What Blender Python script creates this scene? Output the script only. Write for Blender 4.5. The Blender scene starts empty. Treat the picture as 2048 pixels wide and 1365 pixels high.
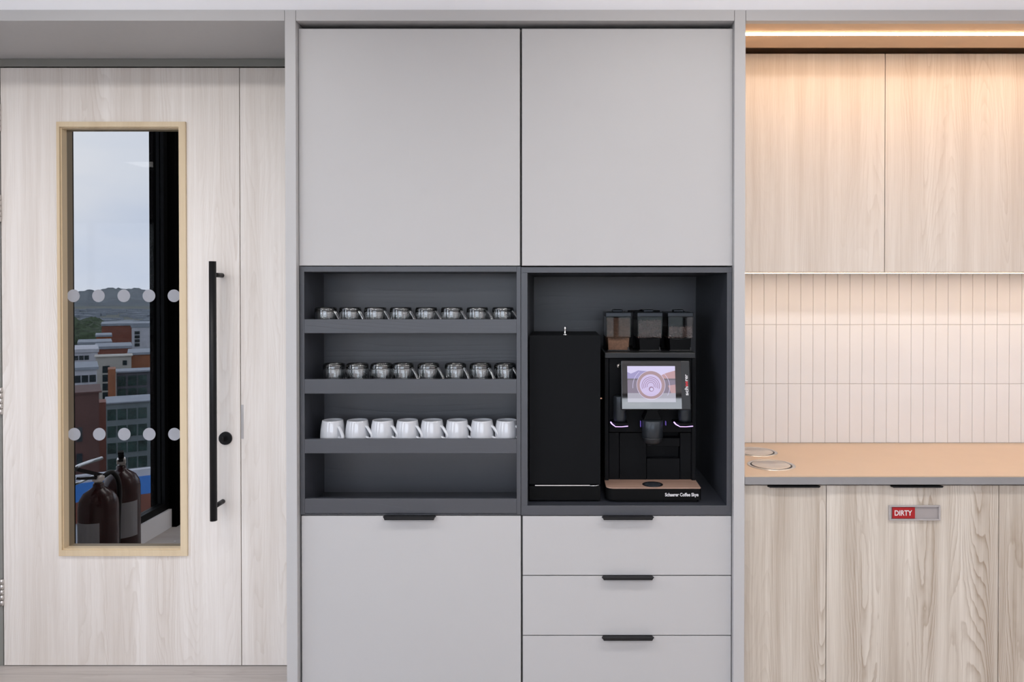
import bpy, bmesh, math, random
from mathutils import Vector, Matrix
random.seed(7)
C = bpy.context.scene.collection
R = math.radians
# ------------------------------------------------------------------ camera
F = 1447.0; D0 = 2.584; H = 1.548; VX = 1124.0; HY = 590.0; TILT = R(0.5)
CYP = HY + F*math.tan(TILT)
cam_d = bpy.data.cameras.new('camera'); cam = bpy.data.objects.new('camera', cam_d); C.objects.link(cam)
cam.location = (0, -D0, H); cam.rotation_euler = (R(90)-TILT, 0, 0)
cam_d.sensor_width = 36; cam_d.lens = F/2048*36
cam_d.shift_x = -(VX-1024)/2048; cam_d.shift_y = -(682.5-CYP)/2048
cam_d.clip_start = 0.05; cam_d.clip_end = 20000
bpy.context.scene.camera = cam
ct, st = math.cos(TILT), math.sin(TILT)
def P(px, py, y=0.0):
    a = (px-VX)/F; b = (CYP-py)/F
    dy = ct + b*st; dz = -st + b*ct
    t = (D0+y)/dy
    return a*t, H + dz*t
def PX(px, y=0.0, py=690): return P(px, py, y)[0]
def PZ(py, y=0.0, px=1100): return P(px, py, y)[1]
# ------------------------------------------------------------------ materials
class NT:
    def __init__(s, name):
        s.m = bpy.data.materials.new(name); s.m.use_nodes = True
        s.t = s.m.node_tree; s.t.nodes.clear()
        s.out = s.t.nodes.new('ShaderNodeOutputMaterial')
    def n(s, typ, ins=None, **kw):
        nd = s.t.nodes.new(typ)
        for k, v in kw.items(): setattr(nd, k, v)
        for k, v in (ins or {}).items():
            if isinstance(v, bpy.types.NodeSocket): s.t.links.new(v, nd.inputs[k])
            else: nd.inputs[k].default_value = v
        return nd
    def math(s, op, a, b=0.0, c=None):
        d = {0: a, 1: b}
        if c is not None: d[2] = c
        return s.n('ShaderNodeMath', d, operation=op).outputs[0]
    def xyz(s, x, y, z): return s.n('ShaderNodeCombineXYZ', {0: x, 1: y, 2: z}).outputs[0]
    def noise(s, vec, scale=1, detail=2, rough=.5):
        return s.n('ShaderNodeTexNoise', {'Vector': vec, 'Scale': scale, 'Detail': detail, 'Roughness': rough}).outputs[0]
    def mix(s, f, a, b, bt='MIX'):
        nd = s.n('ShaderNodeMix', data_type='RGBA', blend_type=bt)
        for i, v in ((0, f), (6, a), (7, b)):
            if isinstance(v, bpy.types.NodeSocket): s.t.links.new(v, nd.inputs[i])
            else: nd.inputs[i].default_value = v
        return nd.outputs[2]
    def rng(s, v, a, b, c=0, d=1):
        return s.n('ShaderNodeMapRange', {0: v, 1: a, 2: b, 3: c, 4: d}).outputs[0]
    def done(s, sh): s.t.links.new(sh, s.out.inputs[0]); return s.m
def c4(c): return (c[0], c[1], c[2], 1)
def srgb(r, g, b):
    f = lambda v: (v/255/12.92) if v/255 <= .04045 else ((v/255+.055)/1.055)**2.4
    return (f(r), f(g), f(b))
MATS = {}
def flat(name, col, rough=.5, metal=0, spec=.5, noise=.04, nscale=8, coat=0, ior=1.5, bump=0, bscale=300):
    t = NT(name)
    pos = t.n('ShaderNodeNewGeometry').outputs['Position']
    nz = t.noise(pos, nscale, 3)
    colr = t.mix(t.rng(nz, .3, .7), c4([v*(1-noise) for v in col]), c4([min(1, v*(1+noise)) for v in col]))
    ins = {'Base Color': colr, 'Roughness': rough, 'Metallic': metal, 'Specular IOR Level': spec, 'IOR': ior, 'Coat Weight': coat}
    b = t.n('ShaderNodeBsdfPrincipled', ins)
    b.inputs['Coat Roughness'].default_value = .05
    if bump:
        bp = t.n('ShaderNodeBump', {'Strength': bump, 'Distance': .001, 'Height': t.noise(pos, bscale, 2)})
        t.t.links.new(bp.outputs[0], b.inputs['Normal'])
    return t.done(b.outputs[0])
def wood(name, light, dark, along='z', plank=.17, rings=15, contrast=1.0, rough=.5, seam=0, fine=1.0, bandw=.35, spec=.35):
    t = NT(name)
    pos = t.n('ShaderNodeNewGeometry').outputs['Position']
    sp = t.n('ShaderNodeSeparateXYZ', {0: pos}).outputs
    rnd0 = t.n('ShaderNodeObjectInfo').outputs['Random']
    w = t.math('MULTIPLY', rnd0, 37.0)
    if along == 'z': u, v = sp[0], sp[2]; u = t.math('ADD', u, t.math('MULTIPLY', sp[1], .9))
    elif along == 'x': u, v = sp[1], sp[0]; u = t.math('ADD', u, sp[2])
    else: u, v = sp[0], sp[1]
    u = t.math('ADD', u, w)
    cell = t.math('FLOOR', t.math('DIVIDE', u, plank))
    wn = t.n('ShaderNodeTexWhiteNoise', {'W': cell}, noise_dimensions='1D').outputs[0]
    # gentle sway of the fibres
    sway = t.noise(t.xyz(t.math('MULTIPLY', u, 9), t.math('MULTIPLY', v, 1.6), wn), 1, 2)
    us = t.math('ADD', u, t.math('MULTIPLY', t.math('SUBTRACT', sway, .5), .02))
    # growth rings: contours of a long stretched field give cathedral arches
    field = t.noise(t.xyz(t.math('MULTIPLY', us, 6.5), t.math('ADD', t.math('MULTIPLY', v, .55), t.math('MULTIPLY', w, 3)), w), 1, 1.0)
    rip = t.noise(t.xyz(t.math('MULTIPLY', u, 34), t.math('MULTIPLY', v, 15), w), 1, 2)
    field = t.math('ADD', t.math('ADD', field, t.math('MULTIPLY', us, 1.7)), t.math('MULTIPLY', rip, .022))
    fr = t.math('FRACT', t.math('MULTIPLY', field, rings))
    line = t.math('POWER', fr, 3.0)
    fall = t.rng(fr, .93, 1.0, 1, 0)
    line = t.math('MULTIPLY', line, fall)
    mask = t.rng(t.noise(t.xyz(t.math('MULTIPLY', u, 7), t.math('MULTIPLY', v, .6), t.math('ADD', w, 9)), 1, 2), .42, .64)
    line = t.math('MULTIPLY', line, t.math('ADD', t.math('MULTIPLY', mask, .85), .15))
    fib = t.noise(t.xyz(t.math('MULTIPLY', us, 260), t.math('MULTIPLY', v, 5), w), 1, 3, .65)
    fib2 = t.noise(t.xyz(t.math('MULTIPLY', us, 70), t.math('MULTIPLY', v, 1.2), w), 1, 3, .6)
    band = t.noise(t.xyz(t.math('MULTIPLY', us, 11), t.math('MULTIPLY', v, .5), t.math('ADD', w, 4)), 1, 2)
    f = t.math('MULTIPLY', line, .55*contrast)
    f = t.math('ADD', f, t.math('MULTIPLY', t.rng(fib, .35, .7), .20*fine))
    f = t.math('ADD', f, t.math('MULTIPLY', t.rng(fib2, .35, .68), .22*fine))
    f = t.math('ADD', f, t.math('MULTIPLY', t.rng(band, .35, .66), bandw))
    f = t.math('ADD', f, t.math('MULTIPLY', wn, .12))
    col = t.mix(f, c4(light), c4(dark))
    if seam:
        e = t.math('FRACT', t.math('DIVIDE', u, plank))
        s1 = t.math('LESS_THAN', e, seam)
        col = t.mix(t.math('MULTIPLY', s1, .6), col, c4([x*.4 for x in dark]))
    b = t.n('ShaderNodeBsdfPrincipled', {'Base Color': col, 'Roughness': rough, 'Specular IOR Level': spec})
    bp = t.n('ShaderNodeBump', {'Strength': .35, 'Distance': .0006, 'Height': t.math('ADD', t.math('MULTIPLY', line, -1), t.math('MULTIPLY', fib, .6))})
    t.t.links.new(bp.outputs[0], b.inputs['Normal'])
    return t.done(b.outputs[0])
def emis(name, col, strength, gloss=0.0):
    t = NT(name)
    e = t.n('ShaderNodeEmission', {0: c4(col), 1: strength}).outputs[0]
    if gloss:
        g = t.n('ShaderNodeBsdfGlossy', {'Color': (1, 1, 1, 1), 'Roughness': .02}).outputs[0]
        e = t.n('ShaderNodeMixShader', {0: gloss, 1: e, 2: g}).outputs[0]
    return t.done(e)
def pane(name, refl, tint, rough=0.0):
    t = NT(name)
    tr = t.n('ShaderNodeBsdfTransparent', {0: c4(tint)}).outputs[0]
    g = t.n('ShaderNodeBsdfGlossy', {'Color': (1, 1, 1, 1), 'Roughness': rough}).outputs[0]
    return t.done(t.n('ShaderNodeMixShader', {0: refl, 1: tr, 2: g}).outputs[0])
def glassm(name, col=(1, 1, 1), rough=0.0, ior=1.5):
    t = NT(name)
    return t.done(t.n('ShaderNodeBsdfGlass', {'Color': c4(col), 'Roughness': rough, 'IOR': ior}).outputs[0])
def lacquer(name, col):       # matt grey laminate with faint handling smudges
    t = NT(name)
    pos = t.n('ShaderNodeNewGeometry').outputs['Position']
    n1 = t.noise(pos, 2.3, 3); n2 = t.noise(pos, 60, 2)
    colr = t.mix(t.rng(n1, .3, .7), c4([v*.985 for v in col]), c4([v*1.01 for v in col]))
    colr = t.mix(t.math('MULTIPLY', t.rng(t.noise(pos, 9, 1), .74, .80), .06), colr, c4([v*.8 for v in col]))
    b = t.n('ShaderNodeBsdfPrincipled', {'Base Color': colr, 'Roughness': t.rng(n2, .2, .8, .40, .48), 'Specular IOR Level': .4})
    return t.done(b.outputs[0])
M = {
 'lam': lacquer('grey_laminate', (.483, .478, .482)),
 'lamdark': lacquer('carcass_grey', (.16, .155, .15)),  # darker grey for carcasses and plinths
 'jamb': lacquer('door_frame_grey', (.27, .27, .25)),
 'char': wood('charcoal_laminate', (.034, .038, .050), (.027, .030, .038), 'z', .2, 14, .3, .42, 0, .8, .25, 1.0),
 'charx': wood('charcoal_laminate_flat', (.034, .038, .050), (.027, .030, .038), 'x', .2, 14, .08, .42, 0, .8, .25, 1.0),
 'wood': wood('pale_larch', (.965, .925, .885), (.64, .56, .49), 'z', .16, 36, .75, .5, 0, .75, .34),
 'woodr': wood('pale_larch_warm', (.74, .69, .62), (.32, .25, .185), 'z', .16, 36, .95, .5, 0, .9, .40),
 'floor': wood('floor_plank', (.62, .58, .55), (.40, .355, .33), 'x', .18, 24, .7, .45, .012, .9, .4),
 'bead': wood('oak_bead', (.80, .66, .46), (.64, .49, .31), 'z', .3, 6, .35, .45, 0, .6, .4),
 'plaster': flat('white_plaster', (.90, .90, .93), .8, noise=.01),
 'black': flat('black_powder_coat', (.009, .009, .010), .42, bump=.15, spec=.3),
 'blackg': flat('black_gloss', (.010, .010, .011), .12),
 'blackm': flat('black_plastic', (.005, .0052, .0056), .42, spec=.07),
 'blackp': flat('dark_plastic_panel', (.0055, .006, .007), .45, spec=.08),
 'gun': flat('gunmetal', (.032, .038, .045), .30, metal=.5, spec=.5),
 'chrome': flat('chrome', (.85, .85, .86), .12, metal=1),
 'steel': flat('satin_steel', (.62, .60, .58), .32, metal=1),
 'copper': flat('copper', (.8, .45, .3), .3, metal=1),
 'porc': flat('white_porcelain', (.55, .565, .60), .06, noise=.01, spec=.9),
 'tile': flat('cream_tile', (.72, .70, .695), .34, noise=.02, nscale=5),
 'grout': flat('grout', (.54, .50, .475), .8),
 'top': flat('tan_worktop', (.53, .39, .27), .33, noise=.02),
 'edge': flat('grey_worktop_edge', (.25, .245, .25), .5),
 'glass': glassm('clear_glass', (.985, .99, .99), ior=1.8),
 'acryl': glassm('hopper_acrylic', (.95, .95, .95), .02),
 'doorglass': pane('door_glass', .305, (.02, .02, .02)),
 'winglass': pane('window_glass', .01, (.96, .97, .97)),
 'winglass1': pane('tinted_window_glass', .01, (.72, .72, .72)),
 'slab': flat('satin_black_cover', (.012, .013, .015), .36, spec=.42),
 'soffit': flat('warm_lit_soffit', (.62, .43, .28), .5, noise=.02),  # warm strip-light glow put into the soffit colour
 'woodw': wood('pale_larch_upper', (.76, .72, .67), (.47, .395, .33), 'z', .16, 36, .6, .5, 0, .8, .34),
 'dot': flat('frosted_dot', (.36, .37, .41), .7, noise=.01),
 'red': flat('sign_red', (.34, .004, .007), .4),
 'signgrey': flat('sign_grey', (.34, .31, .305), .4),
 'white': flat('white_print', (.70, .69, .71), .6, noise=.01),
 'redprint': flat('red_print', (.55, .03, .04), .6),
 'choc': flat('chocolate_powder', (.17, .09, .055), .8, noise=.25, nscale=120),
 'bean': flat('coffee_bean', (.16, .10, .085), .35, noise=.3, nscale=60),
 'walnut': wood('tray_wood', (.46, .31, .24), (.20, .11, .08), 'x', .08, 30, .6, .45),
 'darkwall': flat('charcoal_wall', (.003, .003, .003), .9, spec=0),
 'lobby': flat('unlit_lobby', (.015, .015, .015), .9),
 'led': emis('warm_led', (1.0, .64, .36), 44),
 'led2': emis('warm_led_low', (1.0, .72, .46), 21),
 'purple': emis('purple_led', (.62, .40, 1.0), 2.4),
 'purpled': emis('purple_led_dim', (.25, .16, .75), .5),
 'extred': flat('backlit_extinguisher_red', (.028, .003, .003), .25),  # backlit shade put into the red
 'label': flat('paper_label', (.30, .30, .32), .6),
}
# ------------------------------------------------------------------ mesh helpers
class MB:
    def __init__(s): s.bm = bmesh.new(); s.mats = []
    def slot(s, m):
        if m not in s.mats: s.mats.append(m)
        return s.mats.index(m)
    def _merge(s, b2, mi=0, smooth=False, mat=None):
        if mat is not None: b2.transform(mat)
        b2.normal_update()
        for f in b2.faces: f.material_index = mi; f.smooth = smooth
        me = bpy.data.meshes.new('tmp'); b2.to_mesh(me); b2.free()
        s.bm.from_mesh(me); bpy.data.meshes.remove(me)
    def box(s, x0, x1, y0, y1, z0, z1, bev=0, seg=2, mi=0, mat=None):
        b = bmesh.new(); bmesh.ops.create_cube(b, size=1)
        sx, sy, sz = abs(x1-x0), abs(y1-y0), abs(z1-z0)
        for v in b.verts:
            v.co = Vector(((x0+x1)/2+v.co.x*sx, (y0+y1)/2+v.co.y*sy, (z0+z1)/2+v.co.z*sz))
        if bev:
            bev = min(bev, min(sx, sy, sz)*.45)
            bmesh.ops.bevel(b, geom=list(b.edges), offset=bev, segments=seg, profile=.5, affect='EDGES')
        s._merge(b, mi, False, mat); return s
    def cyl(s, p0, p1, r0, r1=None, seg=32, mi=0, caps=True, smooth=True):
        r1 = r0 if r1 is None else r1
        p0, p1 = Vector(p0), Vector(p1); d = p1-p0
        b = bmesh.new()
        bmesh.ops.create_cone(b, cap_ends=caps, segments=seg, radius1=r0, radius2=r1, depth=d.length)
        q = d.to_track_quat('Z', 'Y').to_matrix().to_4x4()
        b.transform(Matrix.Translation((p0+p1)/2) @ q)
        b.normal_update()
        for f in b.faces: f.smooth = smooth and len(f.verts) == 4; f.material_index = mi
        me = bpy.data.meshes.new('tmp'); b.to_mesh(me); b.free(); s.bm.from_mesh(me); bpy.data.meshes.remove(me)
        return s
    def lathe(s, prof, cx=0, cy=0, cz=0, seg=40, mi=0, mat=None):
        b = bmesh.new(); rings = []
        for r, z in prof:
            if r < 1e-6: rings.append([b.verts.new((0, 0, z))])
            else: rings.append([b.verts.new((r*math.cos(2*math.pi*i/seg), r*math.sin(2*math.pi*i/seg), z)) for i in range(seg)])
        for a, c in zip(rings, rings[1:]):
            for i in range(seg):
                j = (i+1) % seg
                if len(a) == 1 and len(c) == 1: continue
                if len(a) == 1: b.faces.new((a[0], c[j], c[i]))
                elif len(c) == 1: b.faces.new((a[i], a[j], c[0]))
                else: b.faces.new((a[i], a[j], c[j], c[i]))
        bmesh.ops.recalc_face_normals(b, faces=b.faces)
        T = Matrix.Translation((cx, cy, cz))
        s._merge(b, mi, True, T @ mat if mat is not None else T); return s
    def tube(s, pts, r, seg=12, mi=0, sx=1.0, mat=None, caps=True, closed=False):
        pts = [Vector(p) for p in pts]; b = bmesh.new(); rings = []
        up = Vector((0, 0, 1)); n = len(pts)
        rr = r if isinstance(r, (list, tuple)) else [r]*n
        t0 = (pts[1]-pts[0]).normalized()
        nx = t0.cross(up)
        if nx.length < .05: nx = t0.cross(Vector((0, 1, 0)))
        nx.normalize()
        for i, p in enumerate(pts):
            if i == 0: t = pts[1]-pts[0]
            elif i == n-1: t = pts[-1]-pts[-2]
            else: t = (pts[i+1]-pts[i]).normalized()+(pts[i]-pts[i-1]).normalized()
            t.normalize()
            nx = (nx - t*nx.dot(t)).normalized(); ny = t.cross(nx)
            rings.append([b.verts.new(p+nx*(math.cos(2*math.pi*k/seg)*rr[i]*sx)+ny*(math.sin(2*math.pi*k/seg)*rr[i])) for k in range(seg)])
        for a, c in zip(rings, rings[1:]):
            for i in range(seg):
                j = (i+1) % seg; b.faces.new((a[i], a[j], c[j], c[i]))
        if caps: b.faces.new(rings[0][::-1]); b.faces.new(rings[-1])
        bmesh.ops.recalc_face_normals(b, faces=b.faces)
        s._merge(b, mi, True, mat); return s
    def prism(s, poly, axis, a, c, mi=0, bev=0, mat=None):
        # poly: list of 2D points; axis 'y': (x,z) extruded in y; 'z': (x,y) extruded in z; 'x': (y,z) extruded in x
        b = bmesh.new()
        def mk(p, t):
            return {'y': (p[0], t, p[1]), 'z': (p[0], p[1], t), 'x': (t, p[0], p[1])}[axis]
        A = [b.verts.new(mk(p, a)) for p in poly]; B = [b.verts.new(mk(p, c)) for p in poly]
        b.faces.new(A); b.faces.new(B[::-1]); n = len(poly)
        for i in range(n): b.faces.new((A[i], B[i], B[(i+1) % n], A[(i+1) % n]))
        bmesh.ops.recalc_face_normals(b, faces=b.faces)
        if bev: bmesh.ops.bevel(b, geom=list(b.edges), offset=bev, segments=2, profile=.5, affect='EDGES')
        s._merge(b, mi, False, mat); return s
    def build(s, name, mats, parent=None, loc=None):
        if not isinstance(mats, (list, tuple)): mats = [mats]
        if parent is not None: L = Vector(parent['_L'])
        elif loc is not None: L = Vector(loc)
        else:
            vs = [v.co for v in s.bm.verts]
            L = Vector(((min(v.x for v in vs)+max(v.x for v in vs))/2, (min(v.y for v in vs)+max(v.y for v in vs))/2, min(v.z for v in vs)))
        s.bm.transform(Matrix.Translation(-L))
        me = bpy.data.meshes.new(name); s.bm.to_mesh(me); s.bm.free()
        for m in mats: me.materials.append(M[m] if isinstance(m, str) else m)
        o = bpy.data.objects.new(name, me); C.objects.link(o)
        o['_L'] = tuple(L)
        if parent is not None: o.parent = parent
        else: o.location = L
        return o
def thing(name, label, cat, loc, group=None, kind=None):
    o = bpy.data.objects.new(name, None); C.objects.link(o); o.location = loc; o['_L'] = tuple(loc)
    o.empty_display_size = .05
    o['label'] = label; o['category'] = cat
    if group: o['group'] = group
    if kind: o['kind'] = kind
    return o
def tag(o, label, cat, group=None, kind=None):
    o['label'] = label; o['category'] = cat
    if group: o['group'] = group
    if kind: o['kind'] = kind
    return o
def struct(o, label=None, cat=None):
    o['kind'] = 'structure'
    if label: o['label'] = label
    if cat: o['category'] = cat
    return o
def copy_tree(o, loc=None, rz=None, parent=None):
    c = o.copy(); C.objects.link(c); c.parent = parent
    if loc is not None: c.location = loc
    if rz is not None: c.rotation_euler.z = rz
    for ch in list(o.children): copy_tree(ch, parent=c)
    return c
def text_mesh(s, body, size, bold=0, depth=.0002, mat=None, mi=0, width=None, space=1.0):
    """adds built-in-font lettering to MB s; local text plane x-right, y-up, z toward reader, then mat"""
    cu = bpy.data.curves.new('t', 'FONT'); cu.body = body; cu.size = size; cu.extrude = depth; cu.offset = bold
    cu.align_x = 'CENTER'; cu.align_y = 'CENTER'; cu.space_character = space; cu.resolution_u = 4
    o = bpy.data.objects.new('t', cu); C.objects.link(o)
    bpy.context.view_layer.update()
    dg = bpy.context.evaluated_depsgraph_get()
    me = bpy.data.meshes.new_from_object(o.evaluated_get(dg))
    b = bmesh.new(); b.from_mesh(me); bpy.data.meshes.remove(me)
    C.objects.unlink(o); bpy.data.objects.remove(o); bpy.data.curves.remove(cu)
    xs = [v.co.x for v in b.verts]; ys = [v.co.y for v in b.verts]
    w = max(xs)-min(xs); cx = (max(xs)+min(xs))/2; cy = (max(ys)+min(ys))/2
    k = (width/w) if width else 1
    b.transform(Matrix.Diagonal((k, 1, 1, 1)) @ Matrix.Translation((-cx, -cy, 0)))
    s._merge(b, mi, False, mat)
    return w
def facing(x, y, z, roll=0):   # text standing up, read from -y
    return Matrix.Translation((x, y, z)) @ Matrix.Rotation(R(90), 4, 'X') @ Matrix.Rotation(roll, 4, 'Z')

# ================================================================== THE SETTING
FY = 0.0                       # front plane of the joinery surround
DY = .025                      # front plane of the doors and drawers
RD = D0*0 + .417               # recess depth of the entrance door
XL, XR = -2.60, 4.6            # side walls
YB = -5.6                      # window wall behind the viewer
ZC = 2.85
# floor, ceiling
struct(MB().box(XL-.2, XR+.2, YB-.2, .72, -.06, 0).build('floor', 'floor'))
struct(MB().box(XL-.2, XR+.2, YB-.2, .80, ZC, ZC+.08).build('ceiling', 'plaster'))
ztrim1 = PZ(19.5); ztrim0 = PZ(41.5)
struct(MB().box(XL, XR, .02, .10, ztrim1, ZC).build('wall_front', 'plaster'))
struct(MB().box(XL-.2, XR+.2, .66, .72, 0, ZC).build('wall_back', 'plaster'))
struct(MB().box(XR, XR+.1, YB, .66, 0, ZC).build('wall_right', 'plaster'))
# left wall with windows: opening A between y=-.364 and -1.33, opening B further back
w = MB()
w.box(XL-.12, XL, -.364, .66, 0, ZC)
w.box(XL-.12, XL, YB, -3.6, 0, ZC)
w.box(XL-.12, XL, -3.6, -2.1, 2.62, ZC); w.box(XL-.12, XL, -3.6, -2.1, 0, .75)
w.box(XL-.12, XL, -1.33, -.364, 2.72, ZC); w.box(XL-.12, XL, -1.33, -.364, 0, .121)
struct(w.build('wall_left', 'plaster'))
struct(MB().box(XL-.14, XL+.03, -2.1, -1.33, 0, ZC).build('wall_pier', 'darkwall'))
def window(name, axis, at, a0, a1, z0, z1, nm, thick=.05, pm='winglass'):
    t = MB(); fw = .045
    def bx(u0, u1, v0, v1):
        if axis == 'x': t.box(at-thick, at, u0, u1, v0, v1)
        else: t.box(u0, u1, at-thick, at, v0, v1)
    bx(a0, a0+fw, z0, z1); bx(a1-fw, a1, z0, z1); bx(a0+fw, a1-fw, z0, z0+fw); bx(a0+fw, a1-fw, z1-fw, z1)
    for i in range(1, nm):
        c = a0+(a1-a0)*i/nm; bx(c-.03, c+.03, z0+fw, z1-fw)
    fr = t.build(name, 'blackm'); struct(fr)
    g = MB(); m = at-thick/2
    if axis == 'x': g.box(m-.004, m+.004, a0+fw, a1-fw, z0+fw, z1-fw)
    else: g.box(a0+fw, a1-fw, m-.004, m+.004, z0+fw, z1-fw)
    g.build('window_pane', pm, fr)
    return fr
window('window_1', 'x', XL-.02, -1.33, -.364, .121, 2.72, 1, pm='winglass1')
window('window_2', 'x', XL-.02, -3.6, -2.1, .75, 2.62, 1)
# back wall behind the viewer
w = MB()
BX0, BX1, BZ0, BZ1 = -1.9, 1.5, 1.0, 2.5
w.box(XL, XR, YB-.12, YB, 0, BZ0); w.box(XL, XR, YB-.12, YB, BZ1, ZC)
w.box(XL, BX0, YB-.12, YB, BZ0, BZ1); w.box(BX1, XR, YB-.12, YB, BZ0, BZ1)
struct(w.build('wall_windows', 'plaster'))
window('window_3', 'y', YB-.02, BX0, BX1, BZ0, BZ1, 4)
# top fascia in three runs
xcl0, xcl1 = PX(571.5), PX(593); xcr0, xcr1 = PX(1468), PX(1490)
g = .0012
struct(MB().box(XL, xcl0-g, FY, FY+.03, ztrim0, ztrim1, .0008, 1).build('trim_1', 'lam'))
struct(MB().box(xcl1+g, xcr0-g, FY, FY+.03, ztrim0, ztrim1, .0008, 1).build('trim_2', 'lam'))
struct(MB().box(xcr1+g, XR, FY, FY+.03, ztrim0, ztrim1, .0008, 1).build('trim_3', 'lam'))
# soffits behind the fascia
struct(MB().box(XL, xcl0-g, FY+.03, .66, ztrim0+.0005, ztrim0+.02).build('trim_4', 'lam'))
struct(MB().box(xcl1+g, xcr0-g, FY+.03, .66, ztrim0+.0005, ztrim0+.02).build('trim_5', 'lam'))
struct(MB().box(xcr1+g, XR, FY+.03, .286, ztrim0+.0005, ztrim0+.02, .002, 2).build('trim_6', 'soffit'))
# tall gables
tag(MB().box(xcl0, xcl1, FY, .655, 0, ztrim1, .0012, 2).build('gable_panel', 'lam'), 'tall grey end panel between the timber door and the cupboards', 'panel', 'tall grey end panels')
tag(MB().box(xcr0, xcr1, FY, .655, 0, ztrim1, .0012, 2).build('gable_panel', 'lam'), 'tall grey end panel between the coffee niche and the tiled counter', 'panel', 'tall grey end panels')

# ------------------------------------------------------------------ entrance door
d_top, d_bot = PZ(136, RD, 240), PZ(1334.5, RD, 240)
dx0, dx1 = PX(4.5, RD), PX(480, RD)
floor_z = 0.0
door = bpy.data.objects.new('door_1', None); C.objects.link(door)
door.location = ((dx0+dx1)/2, RD, max(d_bot, .004)); door['_L'] = tuple(door.location); door['kind'] = 'structure'
door['label'] = 'pale timber door with a tall glazed slot and long black pull bar'; door['category'] = 'door'
zb = max(d_bot, .004)
# vision opening
vx0, vx1 = PX(121.5, RD-.008), PX(359.5, RD-.008)
vz0, vz1 = PZ(1101, RD-.008, 240), PZ(254, RD-.008, 240)
leaf = MB()
T = .045
leaf.box(dx0, vx0, RD, RD+T, zb, d_top); leaf.box(vx1, dx1, RD, RD+T, zb, d_top)
leaf.box(vx0, vx1, RD, RD+T, zb, vz0); leaf.box(vx0, vx1, RD, RD+T, vz1, d_top)
bmesh.ops.remove_doubles(leaf.bm, verts=leaf.bm.verts, dist=1e-5)
leaf.build('door_leaf', 'wood', door)
bx0, bx1 = PX(115, RD-.010), PX(372.5, RD-.010)
bz0, bz1 = PZ(1113, RD-.010, 240), PZ(243.5, RD-.010, 240)
bd = MB(); yb0, yb1 = RD-.010, RD+.030
def mitre(mb, X0, X1, Z0, Z1, x0, x1, z0, z1, ya, yb_):
    for a, b, c, d in (((X0, Z0), (X1, Z0), (x1, z0), (x0, z0)), ((X1, Z0), (X1, Z1), (x1, z1), (x1, z0)), ((X1, Z1), (X0, Z1), (x0, z1), (x1, z1)), ((X0, Z1), (X0, Z0), (x0, z0), (x0, z1))):
        mb.prism([a, b, c, d], 'y', ya, yb_)
mitre(bd, bx0, bx1, bz0, bz1, vx0, vx1, vz0, vz1, yb0, RD-.0005)
mitre(bd, vx0-.0005, vx1+.0005, vz0-.0005, vz1+.0005, vx0+.004, vx1-.004, vz0+.004, vz1-.004, RD-.0005, yb1)
bd.build('glazing_bead', 'bead', door)
YG = RD+.030
gl = MB().box(vx0+.001, vx1-.001, YG, YG+.008, vz0+.001, vz1-.001).build('glass_pane', 'doorglass', door)
for cy, xs in ((592, (147, 197, 247.6, 298, 348)), (869, (148.6, 198.7, 248.6, 298.6, 349))):
    for cx in xs:
        x, z = P(cx, cy, YG); r = 12.6*(D0+YG)/F
        pts = [(x+r*math.cos(a*math.pi/24), z+r*math.sin(a*math.pi/24)) for a in range(48)]
        pts = [(min(p[0], vx1-.0045), p[1]) for p in pts]
        m_ = MB().prism(pts, 'y', YG-.0006, YG-.0001); m_.build('manifestation_dot', 'dot', gl)
# small maker's mark etched in the pane corner
x, z = P(350, 1083, YG)
MB().box(x-.004, x+.004, YG-.0004, YG-.0001, z-.0008, z+.0008).build('etched_mark', 'dot', gl)
# pull bar
YP = RD-.082
px_, zt = P(425, 523, YP); _, zbm = P(426, 1042, YP)
hb = MB().cyl((px_, YP, zbm), (px_, YP, zt), .0138, seg=40)
bar = hb.build('pull_bar', 'black', door)
for yy in (550, 1015):
    zz = PZ(yy, YP, 425)
    MB().cyl((px_, YP, zz), (px_, RD-.0005, zz), .0095, seg=24).build('standoff', 'black', bar)
lx, lz = P(451.5, 877, RD)
lk = MB().cyl((lx, RD, lz), (lx, RD-.008, lz), .0275, .0262, seg=48).build('lock_rose', 'black', door)
MB().cyl((lx, RD-.008, lz), (lx, RD-.016, lz), .012, seg=32).box(lx-.003, lx+.003, RD-.030, RD-.012, lz-.011, lz+.011, .002).build('thumb_turn', 'blackg', lk)
for (h0, h1) in ((209, 263), (390, 444), (775, 829), (1158, 1211)):
    z1, z0 = PZ(h0, RD, 4), PZ(h1, RD, 4)
    hh = MB(); xx = dx0-.004
    n = 5
    for i in range(n):
        a = z0+(z1-z0)*i/n; b = z0+(z1-z0)*(i+1)/n
        hh.cyl((xx, RD-.006, a+.0006), (xx, RD-.006, b-.0006), .0072, seg=16)
    hh.box(xx-.02, xx-.002, RD-.003, RD-.0005, z0, z1)
    hh.build('hinge', 'steel', door)
# frame of the door: head and left jamb; side panel on the right
hz1 = ztrim0; 
fr = MB()
fr.box(XL+.12, xcl1, RD-.002, RD+.08, d_top+.006, hz1, .001, 1)
fr.box(XL+.12, dx0-.006, RD+.003, RD+.08, 0, d_top+.006)
fr.build('door_frame', 'jamb', door)
MB().box(XL+.01, XL+.12, RD-.02, RD+.08, 0, hz1).build('door_side_lining', 'lam', door)
sp0, sp1 = PX(481.8, RD), xcl0+.002
struct(MB().box(sp0, xcl0+.02, RD, RD+.04, zb, d_top+.0).build('wall_side_panel', 'wood'), 'narrow pale timber panel fixed between the door and the grey end panel', 'panel')
sk = MB(); a, z1 = P(482.2, 810, RD); b, z0 = P(487.5, 878, RD)
sk.box(a, b, RD-.0012, RD, z0, z1).build('strike_plate', 'steel', door)
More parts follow.
